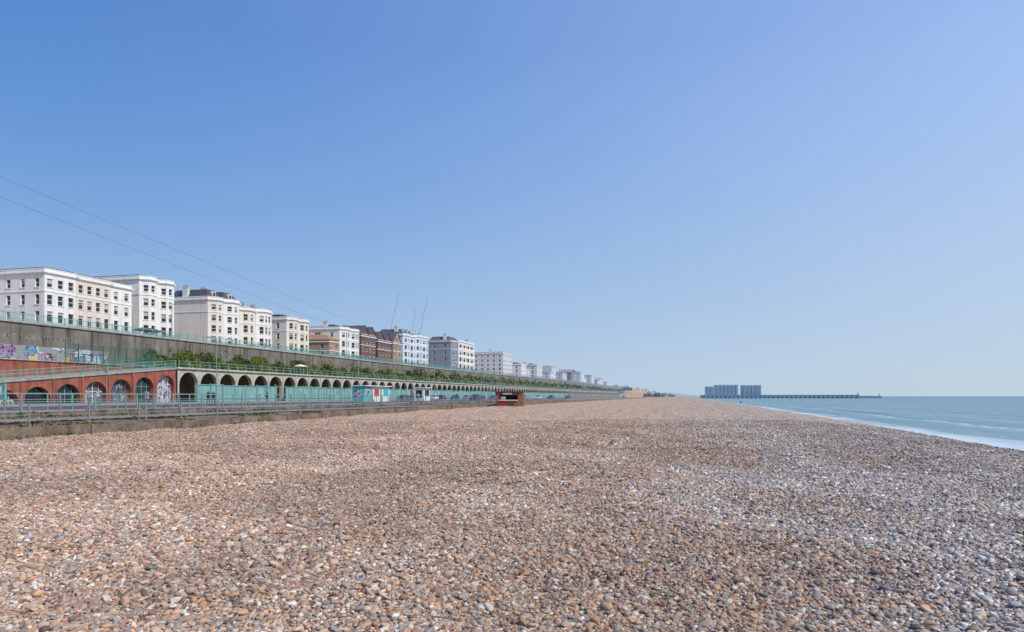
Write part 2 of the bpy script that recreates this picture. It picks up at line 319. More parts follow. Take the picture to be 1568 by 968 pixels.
# ------------------------------------------------------------------ sea
def sea():
    m,nt,b=newmat('sea_water'); N=nt.nodes; L=nt.links
    b.inputs['Roughness'].default_value=.3; b.inputs['Specular IOR Level'].default_value=.3
    tc=N.new('ShaderNodeTexCoord'); P=tc.outputs['Object']; sx=N.new('ShaderNodeSeparateXYZ'); L.new(P,sx.inputs[0])
    mp=N.new('ShaderNodeMapping'); mp.inputs['Scale'].default_value=(1,.3,1); L.new(P,mp.inputs['Vector'])
    n=N.new('ShaderNodeTexNoise'); n.inputs['Scale'].default_value=.06; n.inputs['Detail'].default_value=8; n.inputs['Roughness'].default_value=.6; L.new(mp.outputs[0],n.inputs['Vector'])
    r=N.new('ShaderNodeValToRGB'); e=r.color_ramp.elements; e[0].position=.35; e[0].color=(.09,.19,.20,1); e[1].position=.65; e[1].color=(.165,.275,.275,1); L.new(n.outputs['Fac'],r.inputs['Fac'])
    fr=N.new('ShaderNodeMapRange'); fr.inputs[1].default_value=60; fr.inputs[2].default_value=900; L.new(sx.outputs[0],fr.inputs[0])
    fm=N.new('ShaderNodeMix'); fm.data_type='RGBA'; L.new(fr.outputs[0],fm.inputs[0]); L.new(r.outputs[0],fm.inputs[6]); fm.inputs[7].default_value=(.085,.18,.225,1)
    n2=N.new('ShaderNodeTexNoise'); n2.inputs['Scale'].default_value=.12; n2.inputs['Detail'].default_value=6; L.new(mp.outputs[0],n2.inputs['Vector'])
    xx=N.new('ShaderNodeMath'); xx.operation='MULTIPLY_ADD'; xx.inputs[1].default_value=14; L.new(n2.outputs['Fac'],xx.inputs[0]); L.new(sx.outputs[0],xx.inputs[2])
    fo=N.new('ShaderNodeMapRange'); fo.inputs[1].default_value=34; fo.inputs[2].default_value=39.5; fo.inputs[3].default_value=1; fo.inputs[4].default_value=0; L.new(xx.outputs[0],fo.inputs[0])
    n3=N.new('ShaderNodeTexNoise'); n3.inputs['Scale'].default_value=.9; n3.inputs['Detail'].default_value=6; L.new(mp.outputs[0],n3.inputs['Vector'])
    br=N.new('ShaderNodeMapRange'); br.inputs[1].default_value=.4; br.inputs[2].default_value=.58; L.new(n3.outputs['Fac'],br.inputs[0])
    prev=fo.outputs[0]
    for off,wd,st in ((49,1.6,.7),(62,1.4,.35),(83,1.4,.2)):
        b2=N.new('ShaderNodeMath'); b2.operation='SUBTRACT'; b2.inputs[1].default_value=off; L.new(xx.outputs[0],b2.inputs[0])
        b3=N.new('ShaderNodeMath'); b3.operation='ABSOLUTE'; L.new(b2.outputs[0],b3.inputs[0])
        b4=N.new('ShaderNodeMapRange'); b4.inputs[1].default_value=.3; b4.inputs[2].default_value=wd; b4.inputs[3].default_value=st; b4.inputs[4].default_value=0; L.new(b3.outputs[0],b4.inputs[0])
        mm=N.new('ShaderNodeMath'); mm.operation='MULTIPLY'; L.new(b4.outputs[0],mm.inputs[0]); L.new(br.outputs[0],mm.inputs[1])
        ad=N.new('ShaderNodeMath'); ad.operation='MAXIMUM'; L.new(prev,ad.inputs[0]); L.new(mm.outputs[0],ad.inputs[1]); prev=ad.outputs[0]
    fx=N.new('ShaderNodeMix'); fx.data_type='RGBA'; L.new(prev,fx.inputs[0]); L.new(fm.outputs[2],fx.inputs[6]); fx.inputs[7].default_value=(.62,.66,.67,1)
    L.new(fx.outputs[2],b.inputs['Base Color'])
    n4=N.new('ShaderNodeTexNoise'); n4.inputs['Scale'].default_value=.35; n4.inputs['Detail'].default_value=7; L.new(mp.outputs[0],n4.inputs['Vector'])
    bp=N.new('ShaderNodeBump'); bp.inputs['Strength'].default_value=.9; bp.inputs['Distance'].default_value=.6; L.new(n4.outputs['Fac'],bp.inputs['Height']); L.new(bp.outputs[0],b.inputs['Normal'])
    xs=list(np.arange(18,70,.8))+geo(70,40000,1.5,1.18); ys=[-600,-200,-60]+list(np.arange(-30,150,1.5))+geo(150,60000,3,1.09)
    def hf(X,Y):
        w=.12*np.sin((X-1.5*np.sin(Y*.03))*.55)*(1-sstep(60,150,X))*sstep(24,34,X)
        w=w+.3*np.exp(-((X-30-1.2*np.sin(Y*.045)-.6*np.sin(Y*.13))/.9)**2)*(.6+.4*np.sin(Y*.05+1))
        w=w+.35*np.exp(-((X-44-1.6*np.sin(Y*.035+1)-.6*np.sin(Y*.11))/1.2)**2)*(.5+.5*np.sin(Y*.04))
        return w
    grid('sea',xs,ys,m,hf)
sea()
# ------------------------------------------------------------------ lower promenade
def lower():
    Y0,Y1=-60,1200
    o=MB(); o.box(-67,-42,Y0,Y1,3.0,3.26); o.obj('road',M['asphalt'])
    o=MB(); o.box(-74.6,-67,Y0,Y1,3.0,3.38); o.box(-42,-35.5,Y0,Y1,3.0,3.37); o.obj('pavement',M['pave'])
    o=MB(); o.box(-67.003,-66.8,Y0,Y1,3.0,3.385); o.box(-42.2,-41.997,Y0,Y1,3.0,3.375); o.obj('kerb',M['kerb'])
    o=MB(); y=Y0
    while y<400: o.box(-54.6,-54.45,y,y+3,3.262,3.268); y+=7
    o.box(-64.1,-64,Y0,Y1,3.262,3.268); o.box(-45.1,-45,Y0,Y1,3.262,3.268)
    o.obj('road_marking',M['paint'])
    o=grid('scrub_strip',[-35.5,-33,-31,-29,-27,-25.2],list(np.arange(-40,400,1.5))+geo(402,1200,8,1.1),M['scrub'],lambda X,Y:3.03+.05*np.sin(X*3+Y*.7)+.04*np.sin(Y*1.9+X))
    e=empty('railway_track'); o=MB()
    for x in (-30.4,-29.55): o.box(x-.03,x+.03,-30,300,3.12,3.24)
    o.obj('rails',M['steel'],e); o=MB()
    for y in np.arange(-30,300,.8): o.box(-30.8,-29.15,y,y+.22,3.04,3.15)
    o.obj('sleepers',M['wood'],e)
    def wall(name,x,w,z0,z1,ya,yb,m,cop=None):
        o=MB(); y=ya
        while y<yb:
            L=random.uniform(2.5,6); L=min(L,yb-y+.5); j=random.uniform(-.04,.04)
            o.box(x-w/2+j,x+w/2+j,y,y+L-.025,z0,z1+random.uniform(-.09,.06))
            y+=L
        e=empty(name); o.obj('wall_panels',m,e)
    wall('beach_wall',-25,.45,2.0,3.08,-60,43,M['lowwall'])
    wall('beach_wall',-25,.45,2.0,3.28,43,84,M['lowwall'])
    wall('beach_wall',-25,.4,2.0,3.5,100,700,M['lowwall'])
    wall('railway_wall',-33,.4,2.5,3.5,-60,190,M['lowwall'])
    def fence(name,x,ya,yb,z0,h,step,rails,m,pr=.04,bal=None,rr=.028):
        o=MB()
        for y in np.arange(ya,yb,step): o.box(x-pr,x+pr,y-pr,y+pr,z0,z0+h)
        for r in rails: o.box(x-rr,x+rr,ya,yb,z0+h*r-rr+.002,z0+h*r+rr+.002)
        return o.obj(name,m)
    fence('promenade_railing',-35.3,-40,420,3.37,1.1,2.4,(.35,.68,1.0),M['steel'],.04,rr=.02)
    fence('railway_fence',-27,20,150,3.0,1.0,3,(.5,.98),M['steel'],.03,rr=.011)
    fence('roadside_railing',-43,20,110,3.37,1.1,2.,(.5,1.0),M['teal'],.035,rr=.02)
    o=MB(); p=MB(); y=90.
    while y<430:
        h=2.75+random.uniform(-.08,.08)
        if random.random()>.06: j=random.uniform(-.03,.02); o.box(-73.04+j,-73+j,y+.04,y+2.9,3.45,3.38+h)
        p.box(-73.12,-72.9,y-.05,y+.03,3.38,3.45+h+.1)
        y+=3
    p.box(-72.97,-72.91,90,430,6.02,6.1); p.box(-72.97,-72.91,90,430,3.9,3.98)
    e=empty('hoarding_fence'); o.obj('panels',M['tealfence'],e); p.obj('posts',M['teal'],e)
lower()
# ------------------------------------------------------------------ terrace arcade
def arcade(name,x,y0,n,pitch,z0,ztopf,rise_off,m,pier=.55,depth=.6,seg=12,mind=1.4,spring=None):
    o=MB()
    for i in range(n):
        a=y0+i*pitch; b=a+pitch; ya=a+pier/2; yb=b-pier/2; yc=(a+b)/2; r=(yb-ya)/2
        crown=ztopf(yc)-rise_off; zs=max(z0+.3,crown-r*.95)
        if crown-z0<mind:
            o.quad((x,a,z0),(x,b,z0),(x,b,ztopf(b)),(x,a,ztopf(a))); continue
        ze=crown-zs
        o.quad((x,a,z0),(x,ya,z0),(x,ya,ztopf(ya)),(x,a,ztopf(a)))
        o.quad((x,yb,z0),(x,b,z0),(x,b,ztopf(b)),(x,yb,ztopf(yb)))
        pts=[(yc-r*math.cos(math.pi*k/seg),zs+ze*math.sin(math.pi*k/seg)) for k in range(seg+1)]
        for k in range(seg):
            (p,q),(p2,q2)=pts[k],pts[k+1]
            o.quad((x,p,q),(x,p2,q2),(x,p2,ztopf(p2)),(x,p,ztopf(p)))
            o.quad((x,p,q),(x-depth,p,q),(x-depth,p2,q2),(x,p2,q2))
        o.quad((x,ya,z0),(x-depth,ya,z0),(x-depth,ya,zs),(x,ya,zs))
        o.quad((x,yb,z0),(x,yb,zs),(x-depth,yb,zs),(x-depth,yb,z0))
        R2=[(yc-(r+.16)*math.cos(math.pi*k/seg),zs+(ze+.16)*math.sin(math.pi*k/seg)) for k in range(seg+1)]
        for k in range(seg):
            o.quad((x+.05,*pts[k]),(x+.05,*pts[k+1]),(x+.05,*R2[k+1]),(x+.05,*R2[k]))
            o.quad((x,*R2[k]),(x+.05,*R2[k]),(x+.05,*R2[k+1]),(x,*R2[k+1]))
        o.box(x,x+.12,a-.14,a+.14,z0,ztopf(a)-.25)
    return o
DK=8.75
def terrace():
    e=empty('arcade_terrace')
    y0=88.2; n=150; pitch=4.65; y1=y0+n*pitch
    o=arcade('a',-75,y0,n,pitch,3.38,lambda y:DK-.25,.45,M['arch']); o.obj('arches',M['arch'],e)
    o=MB(); o.box(-83,-74.7,y0-.4,y1,DK-.25,DK); o.obj('deck',M['arch'],e)
    o=MB(); o.box(-82.9,-82.5,y0,y1,3.3,DK-.26); o.obj('back_wall',M['conc'],e)
    o=MB()
    for y in np.arange(y0,y1,pitch): o.box(-79,-78.8,y-.1,y+.1,3.38,DK-.26)
    o.obj('iron_columns',M['teal'],e)
    o=MB()
    for y in np.arange(y0,y1,2.325): o.box(-74.86,-74.78,y-.04,y+.04,DK,DK+1.0)
    for z in (DK+.5,DK+.98): o.box(-74.84,-74.79,y0,y1,z-.025,z+.025)
    o.obj('railing',M['teal'],e)
    e=empty('brick_ramp_arcade'); p=4.15; nn=22; ya=y0-.4-nn*p; yb=y0-.4
    rt=lambda y: DK-.15-(yb-y)*.094
    o=arcade('r',-75,ya,nn,p,3.38,rt,1.0,M['redbrick'],pier=.75,mind=1.2)
    o.quad((-75.6,yb,3.38),(-74.999,yb,3.38),(-74.999,yb,rt(yb)),(-75.6,yb,rt(yb)))
    o.box(-79.3,-79,ya,yb,3.3,DK-.02)
    o.obj('brick_walls',M['redbrick'],e)
    o=MB(); o.hexa([(-79,ya,rt(ya)-.2),(-74.85,ya,rt(ya)-.2),(-74.85,yb,rt(yb)-.2),(-79,yb,rt(yb)-.2),(-79,ya,rt(ya)+.05),(-74.85,ya,rt(ya)+.05),(-74.85,yb,rt(yb)+.05),(-79,yb,rt(yb)+.05)])
    o.box(-83,-78.85,ya,yb,DK-.02,DK+.12); o.obj('ramp_coping',M['coping'],e)
    o=MB()
    for y in np.arange(ya,yb,2.07):
        o.box(-74.96,-74.88,y-.04,y+.04,rt(y),rt(y)+1.15); o.box(-78.96,-78.88,y-.04,y+.04,DK+.1,DK+1.2)
    for h in (.3,.72,1.13):
        z0,z1=rt(ya)+h,rt(yb)+h
        o.hexa([(-74.95,ya,z0-.03),(-74.89,ya,z0-.03),(-74.89,yb,z1-.03),(-74.95,yb,z1-.03),(-74.95,ya,z0+.03),(-74.89,ya,z0+.03),(-74.89,yb,z1+.03),(-74.95,yb,z1+.03)])
        o.box(-78.95,-78.89,ya,yb,DK+h+.015,DK+h+.075)
    for y in np.arange(20,yb,.24):
        o.box(-74.93,-74.91,y-.01,y+.01,rt(y)+.1,rt(y)+1.1)
    o.obj('railing',M['teal'],e)
    for i in range(nn):
        a=ya+i*p; c=a+p/2
        cr=rt(c)-1.0
        if cr-3.38<1.2: continue
        k=nn-1-i
        o=MB(); o.box(-75.75,-75.6,a+.2,a+p-.2,3.38,cr+.3); o.obj('shopfront',M[['graf3','glass','graf2','graf2','glass','glass','graf2','glass'][k%8]],e)
        f=MB(); f.box(-75.6,-75.55,c-.04,c+.04,3.38,cr-.05); f.box(-75.6,-75.56,a+.4,a+p-.4,cr-1.33,cr-1.27)
        f.box(-75.6,-75.56,c-1.0,c-.95,3.38,cr-.4); f.box(-75.6,-75.56,c+.95,c+1.0,3.38,cr-.4)
        f.obj('shopfront_frame',M['trim'] if k%3==0 else (M['teal'] if k%3==1 else M['dark']),e)
    o=MB()
    for y in np.arange(72,88,2.0): o.box(-78.6,-78.52,y-.04,y+.04,DK+.1,DK+2.6)
    for y in np.arange(72,88,.16): o.box(-78.57,-78.55,y-.012,y+.012,DK+.1,DK+2.55)
    for z in np.arange(DK+.3,DK+2.7,.3): o.box(-78.58,-78.54,72,88,z-.012,z+.012)
    o.obj('mesh_fence',M['tealdk'])
terrace()
def upper():
    e=empty('retaining_wall'); o=MB(); c=MB(); r=MB()
    Y0,Y1=-40,1000
    top=lambda y: 13.75+1.4*float(sstep(200,500,y))
    y=Y0
    while y<Y1:
        L=10; z=top(y); z2=top(y+L)
        o.hexa([(-84.2,y,3),(-83,y,3),(-83,y+L,3),(-84.2,y+L,3),(-84.2,y,z),(-83,y,z),(-83,y+L,z2),(-84.2,y+L,z2)])
        if y%20==0: o.box(-83,-82.75,y+.3,y+1.0,DK,z-.3)
        c.hexa([(-84.3,y,z+.003),(-82.8,y,z+.003),(-82.8,y+L,z2+.003),(-84.3,y+L,z2+.003),(-84.3,y,z+.3),(-82.8,y,z+.3),(-82.8,y+L,z2+.3),(-84.3,y+L,z2+.3)])
        for k in range(5):
            yy=y+k*2; zz=top(yy)+.3; r.box(-83.06,-82.94,yy-.06,yy+.06,zz,zz+1.02)
        for h in (.2,.95):
            r.hexa([(-83.04,y,z+.3+h-.04),(-82.96,y,z+.3+h-.04),(-82.96,y+L,z2+.3+h-.04),(-83.04,y+L,z2+.3+h-.04),(-83.04,y,z+.3+h+.04),(-82.96,y,z+.3+h+.04),(-82.96,y+L,z2+.3+h+.04),(-83.04,y+L,z2+.3+h+.04)])
        if y<300:
            for yy in np.arange(y,y+L,.25): zz=top(yy)+.35; r.box(-83.012,-82.988,yy-.012,yy+.012,zz,zz+.9)
        y+=L
    o.obj('wall',M['conc'],e); c.obj('coping',M['coping'],e); r.obj('railing',M['teal'],e)
    o=MB(); o.box(-82.98,-82.7,30,83,DK+.13,DK+2.1)
    o.obj('mural',M['graf1'])
    o=MB(); y=60
    while y<78:
        w=random.uniform(.15,.45)
        for k in range(random.choice((1,2))):
            o.box(-82.995,-82.985,y,y+.07,11.8,12.25)
        o.box(-82.995,-82.984,y+.071,y+w,*random.choice(((11.8,11.87),(12.0,12.06),(12.18,12.25))))
        y+=w+random.uniform(.12,.5)
    o.obj('wall_lettering',M['coping'])
    o=MB(); o.box(-90,-84.3,Y0,Y1,13.4,13.95); o.box(-114.9,-109,Y0,Y1,13.4,13.95); o.obj('upper_pavement',M['pave'])
    o=MB(); o.box(-109,-90,Y0,Y1,13.4,13.84); o.obj('upper_road',M['asphalt'])
upper()
# ------------------------------------------------------------------ foliage
def foliage(name,ya,yb,xa,xb,z0,hmax,dens,size,mix=(.5,.35,.15),seed=1,thr=0.,base=.5):
    g=np.random.default_rng(seed); n=int((yb-ya)*dens)
    y=g.uniform(ya,yb,n)
    env=base+.22*np.sin(y*.9+seed)+.2*np.sin(y*.37+seed*2)+.15*np.sin(y*2.3)-thr
    keep0=env>0; y=y[keep0]; env=env[keep0]; n=len(y)
    env=np.clip(env,.05,1.15)
    keep=g.uniform(0,1,n)<np.clip(env*1.5,.1,1); y=y[keep]; env=env[keep]; n=len(y)
    t=g.uniform(0,1,n)**.7; z=z0+env*hmax*t; x=xa+(xb-xa)*g.uniform(0,1,n)*(1-.6*t)+.15*g.normal(size=n)
    V=[];F=[];mi=[]
    for i in range(n):
        s=size*g.uniform(.5,1.3); d=g.normal(size=3); d/=np.linalg.norm(d); u=np.cross(d,g.normal(size=3)); u/=np.linalg.norm(u); w=np.cross(d,u)
        c=np.array([x[i],y[i],z[i]]); k=len(V)
        V+=[tuple(c-u*s*.5),tuple(c+w*s*.4),tuple(c+u*s*.6),tuple(c-w*s*.4)]; F.append((k,k+1,k+2,k+3))
        q=.5+.5*math.sin(y[i]*.6+seed+z[i])
        mi.append(0 if g.uniform()<mix[0]*2*q else (2 if g.uniform()<mix[2] else 1))
    me=bpy.data.meshes.new(name); me.from_pydata(V,[],F)
    for k in ('leafA','leafB','leafC'): me.materials.append(M[k])
    me.polygons.foreach_set('material_index',mi); me.update()
    return link(bpy.data.objects.new(name,me))
foliage('hedge',89,136,-82.8,-80.4,DK,3.0,420,.26,(.8,.3,.1),1,base=.85)
foliage('hedge',137,200,-82.8,-80.2,DK,3.0,240,.34,(.7,.3,.15),2,base=.75)
foliage('ivy',90,200,-82.95,-82.6,11.6,2.2,7,.32,(.3,.5,.3),3,.35)
foliage('hedge',200,420,-82.9,-80,DK,4.0,60,.65,(.6,.3,.2),4,base=.7)
foliage('hedge',420,900,-82.9,-79,DK,4.3,18,1.2,(.4,.4,.35),5,base=.65)
foliage('weeds',-20,100,-25.9,-25.3,3.0,.35,60,.13,(.3,.5,.5),6,.2)
foliage('weeds',20,60,-24.7,-24.45,2.7,.3,50,.1,(.3,.5,.6),7,.3)
foliage('scrub_bushes',10,120,-32.7,-31.3,3.0,.55,70,.15,(.25,.35,.7),8,.1)
foliage('weeds',10,120,-36.5,-35.6,3.3,.3,10,.14,(.3,.4,.6),9,.2)
# ------------------------------------------------------------------ buildings
def offset(poly,d):
    n=len(poly); out=[]
    for i in range(n):
        p0=Vector(poly[i-1]); p1=Vector(poly[i]); p2=Vector(poly[(i+1)%n])
        a=(p1-p0).normalized(); b=(p2-p1).normalized(); na=Vector((a.y,-a.x)); nb=Vector((b.y,-b.x))
        k=(na+nb); k=k/max(.3,k.length_squared)*2
        q=p1+k*d; out.append((q.x,q.y))
    return out
class Bld:
    def __init__(s,name): s.e=empty(name); s.w=MB(); s.g=MB(); s.t=MB(); s.r=MB(); s.bl=MB(); s.d=MB(); s.ch=MB(); s.pot=MB()
    def facade(s,p0,p1,z0,z1,rows,n,ww,bars=True):
        p0=Vector(p0); p1=Vector(p1); L=(p1-p0).length; u=(p1-p0)/L; nr=Vector((u.y,-u.x))
        def P(a,d,z): q=p0+u*a-nr*d; return (q.x,q.y,z)
        def Q(mb,a0,a1,za,zb,d=0): mb.quad(P(a0,d,za),P(a1,d,za),P(a1,d,zb),P(a0,d,zb))
        def B(mb,a0,a1,d0,d1,za,zb): mb.hexa([P(a0,d0,za),P(a1,d0,za),P(a1,d1,za),P(a0,d1,za),P(a0,d0,zb),P(a1,d0,zb),P(a1,d1,zb),P(a0,d1,zb)])
        if n==0: Q(s.w,0,L,z0,z1); return
        c=L/n; w=min(ww,c*.66); z=z0
        for (za,zb) in rows:
            Q(s.w,0,L,z,za); x=0
            for i in range(n):
                a=c*(i+.5)-w/2; b=a+w
                Q(s.w,x,a,za,zb); x=b
                D=.2
                s.w.quad(P(a,0,za),P(a,D,za),P(a,D,zb),P(a,0,zb)); s.w.quad(P(b,0,za),P(b,0,zb),P(b,D,zb),P(b,D,za))
                s.w.quad(P(a,0,zb),P(a,D,zb),P(b,D,zb),P(b,0,zb)); s.w.quad(P(a,0,za),P(b,0,za),P(b,D,za),P(a,D,za))
                Q(s.g,a,b,za,zb,D)
                if random.random()<.35: h=random.uniform(.25,.6); Q(s.bl,a+.05,b-.05,zb-(zb-za)*h,zb-.03,D-.01)
                if bars:
                    B(s.t,a,a+.07,D-.06,D-.012,za,zb); B(s.t,b-.07,b,D-.06,D-.012,za,zb)
                    m=(za+zb)/2; B(s.t,a+.07,b-.07,D-.055,D-.014,m-.04,m+.04)
                    B(s.t,a-.1,b+.1,-.1,-.003,za-.14,za-.003)
            Q(s.w,x,L,za,zb); z=zb
        Q(s.w,0,L,z,z1)
    def done(s,wm,rm='slate'):
        far=wm.startswith('haze')
        s.w.obj('walls',M[wm],s.e); s.g.obj('windows',M['glasshaze' if far else 'glass'],s.e); s.t.obj('trim',M[wm] if far else M['trim'],s.e); s.r.obj('roof',M[rm],s.e)
        s.bl.obj('blinds',M['blind'],s.e); s.d.obj('balcony',M['dark'],s.e); s.ch.obj('chimneys',M['tan'] if wm in('brick','tan') else M['greyw'],s.e); s.pot.obj('chimney_pots',M['pot'],s.e)
def base(y): return 13.9+0.8*float(sstep(200,500,y))
def house(name,y0,y1,H,wm,cols=3,storeys=4,depth=12,bay=None,roof='flat',rm='slate',wcols=2,xf=-115,canopy=False,bars=True,chim=True,ww=1.1):
    b=Bld(name); z0=base(y0); z1=z0+H
    W=y1-y0; back=xf-depth
    if bay:
        k=bay if isinstance(bay,int) else 1; cw=W/k; pr=1.3
        pts=[(xf,y0)]
        for i in range(k):
            c=y0+cw*(i+.5); hw=cw*.36
            pts+=[(xf,c-hw),(xf+pr,c-hw*.55),(xf+pr,c+hw*.55),(xf,c+hw)]
        pts.append((xf,y1))
        ns=[]
        for i in range(k): ns+=[0,1,1 if cw<7 else 2,1]
        ns.append(0)
    else: pts=[(xf,y0),(xf,y1)]; ns=[cols]
    poly=[(back,y0)]+pts+[(back,y1)]
    sh=(H-1.2)/storeys; rows=[]
    for i in range(storeys):
        f=[.62,.6,.56,.48,.44,.4][min(i,5)]; a=z0+.3+sh*i+sh*.24; rows.append((a,a+sh*f))
    b.facade((back,y0),(xf,y0),z0,z1,rows,wcols,1.0,bars)
    for i in range(len(pts)-1): b.facade(pts[i],pts[i+1],z0,z1,rows,ns[i],ww,bars)
    b.facade((xf,y1),(back,y1),z0,z1,rows,0,1); b.facade((back,y1),(back,y0),z0,z1,rows,0,1)
    for i in range(1,storeys):
        if i in (1,storeys-1): b.t.prism(offset(poly,.09),z0+.3+sh*i-.12,z0+.3+sh*i+.1)
    b.t.prism(offset(poly,.32),z1-.75,z1-.5); b.t.prism(offset(poly,.2),z1-.92,z1-.753)
    b.t.prism(offset(poly,.06),z1-.001,z1+.14)
    rect=[(back+.3,y0+.3),(xf-.3,y0+.3),(xf-.3,y1-.3),(back+.3,y1-.3)]
    if roof=='mansard':
        b.r.frustum(rect,z1+.1,offset(rect,-1.3),z1+2.1)
        n=max(1,int(W/4))
        for i in range(n):
            c=y0+W*(i+.5)/n; b.w.box(xf-1.7,xf-.5,c-.6,c+.6,z1+.14,z1+1.6); b.g.quad((xf-.49,c-.45,z1+.4),(xf-.49,c+.45,z1+.4),(xf-.49,c+.45,z1+1.4),(xf-.49,c-.45,z1+1.4))
    elif roof=='hip':
        rect=offset(rect,.6); m=min(W,depth)/2-.2; ins=offset(rect,-m*.98)
        b.r.frustum(rect,z1+.1,ins,z1+.1+m*.62)
    elif roof=='gable':
        n=max(1,round(W/6)); g=W/n
        for i in range(n):
            a=y0+g*i; c=a+g; m=(a+c)/2; zt=z1+g*.55
            b.w.tri((xf+.003,a,z1+.14),(xf+.003,c,z1+.14),(xf+.003,m,zt))
            b.r.quad((xf+.3,a-.1,z1+.1),(xf+.3,m,zt+.1),(back,m,zt+.1),(back,a-.1,z1+.1)); b.r.quad((xf+.3,c+.1,z1+.1),(back,c+.1,z1+.1),(back,m,zt+.1),(xf+.3,m,zt+.1))
            b.g.quad((xf+.02,m-.5,z1+.6),(xf+.02,m+.5,z1+.6),(xf+.02,m+.5,z1+1.7),(xf+.02,m-.5,z1+1.7))
            b.w.tri((back,a,z1),(back,m,zt),(back,c,z1))
    else:
        b.r.prism(rect,z1+.05,z1+.35)
    if chim:
        for yy in (y0+.6,y1-.6):
            if random.random()<.75:
                xx=xf-random.uniform(3,depth-3); h=random.uniform(1.2,2.0)+(1.2 if roof!='flat' else 0)
                b.ch.box(xx-.8,xx+.8,yy-.35,yy+.35,z1+.14,z1+h); b.ch.box(xx-.9,xx+.9,yy-.43,yy+.43,z1+h+.001,z1+h+.15)
                for q in (-.6,-.2,.2,.6): b.pot.cyl(xx+q,yy,z1+h+.15,z1+h+.65,.12,.1,6)
    if roof=='flat' and not canopy and random.random()<.6:
        xx=xf-depth*.5; b.r.box(xx-1.5,xx+1.5,y0+W*.3,y0+W*.6,z1+.36,z1+1.3)
    if y0>140 and y0<470:
        xx=xf-random.uniform(2,depth-2); yy=random.uniform(y0+1,y1-1); h=random.uniform(1,2); b.d.box(xx-.02,xx+.02,yy-.02,yy+.02,z1+.1,z1+h+1); b.d.box(xx-.3,xx+.3,yy-.02,yy+.02,z1+h+.7,z1+h+.74)
    if canopy:
        zc=z0+sh+.35
        b.d.hexa([(xf+.35,y0+.2,zc),(xf+2.0,y0+.2,zc-.35),(xf+2.0,y1-.2,zc-.35),(xf+.35,y1-.2,zc),(xf+.35,y0+.2,zc+.12),(xf+2.0,y0+.2,zc-.25),(xf+2.0,y1-.2,zc-.25),(xf+.35,y1-.2,zc+.12)])
        for y in np.arange(y0+.3,y1,2.2): b.d.box(xf+1.85,xf+1.95,y,y+.08,z0,zc-.33)
        b.d.box(xf+1.86,xf+1.94,y0+.3,y1-.3,z0+1.0,z0+1.06)
    else:
        zc=z0+sh+.3
        for y in np.arange(y0+.5,y1-.4,.35): b.d.box(xf+1.56,xf+1.6,y,y+.04,zc,zc+.9)
        b.d.box(xf+1.54,xf+1.62,y0+.5,y1-.5,zc+.9,zc+.96); b.d.box(xf+.1,xf+1.64,y0+.5,y1-.5,zc-.16,zc-.03)
    b.done(wm,rm); return b
hs=lambda *a,**k: house(*a,**k)
hs('seafront_hotel',101,107.8,14.1,'white',3,4,17,None,'flat',wcols=5,canopy=True,chim=False,ww=1.2)
hs('seafront_hotel',107.85,116,14.0,'pink',4,4,14,None,'flat',canopy=True,ww=1.1,chim=False)
hs('seafront_hotel',116.05,121.5,13.9,'white',2,4,14,None,'flat',canopy=True,ww=1.1,chim=False)
hs('regency_house',123.6,134,16.6,'white',2,5,14,2,'flat',wcols=0,chim=False)
hs('regency_house',145.5,151.5,15.2,'cream',2,5,12,1,'mansard',wcols=0)
hs('regency_house',151.55,158,15.4,'white',2,5,12,1,'mansard')
hs('regency_house',158.05,165,14.2,'cream',2,4,12,1,'flat')
hs('regency_house',165.05,172.5,14.6,'white',2,4,12,1,'flat')
hs('regency_house',180,192,14.0,'cream',2,4,12,2,'flat',wcols=2)
hs('brick_house',205,211.5,9.3,'tan',2,3,16,None,'hip','oroof',wcols=3)
hs('regency_house',212,226,14.2,'white',2,4,12,2,'flat')
hs('brick_terrace',228,240,13.2,'brick',4,4,12,None,'gable',wcols=2)
hs('brick_terrace',242,254,12.2,'brick',4,4,12,None,'gable')
hs('brick_terrace',256,264,12.4,'tan',3,4,12,None,'gable')
hs('regency_house',266,279,16.6,'bluew',2,5,12,2,'mansard')
hs('regency_house',279.1,294,17.2,'bluew',2,5,12,2,'flat')
hs('slate_hung_house',326,338,18.4,'slateh',2,5,12,1,'mansard',wcols=2)
hs('regency_terrace',338.1,364,19.2,'white',2,5,12,4,'flat',bars=False)
hs('apartment_block',427,452,18.2,'greyw',8,6,20,None,'flat',wcols=5,bars=False)
y=478
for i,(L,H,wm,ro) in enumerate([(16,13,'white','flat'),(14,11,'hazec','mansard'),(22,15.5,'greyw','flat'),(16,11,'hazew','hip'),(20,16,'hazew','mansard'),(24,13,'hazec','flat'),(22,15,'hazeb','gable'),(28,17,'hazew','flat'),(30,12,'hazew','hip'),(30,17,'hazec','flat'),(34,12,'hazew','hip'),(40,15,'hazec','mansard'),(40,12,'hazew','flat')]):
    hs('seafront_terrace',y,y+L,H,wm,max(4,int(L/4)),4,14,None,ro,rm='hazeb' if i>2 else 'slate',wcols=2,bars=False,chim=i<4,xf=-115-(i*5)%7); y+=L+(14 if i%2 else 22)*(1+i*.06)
hs('rear_house',136,143,11.5,'greyw',2,4,10,None,'hip',xf=-136,wcols=2)
hs('rear_house',174,180,12,'white',2,4,10,None,'hip',xf=-134,wcols=2)
hs('rear_house',300,316,15,'brick',3,4,14,None,'hip',xf=-135,wcols=3)
hs('rear_house',370,400,14,'tan',4,4,14,None,'hip',xf=-132,wcols=3,bars=False)
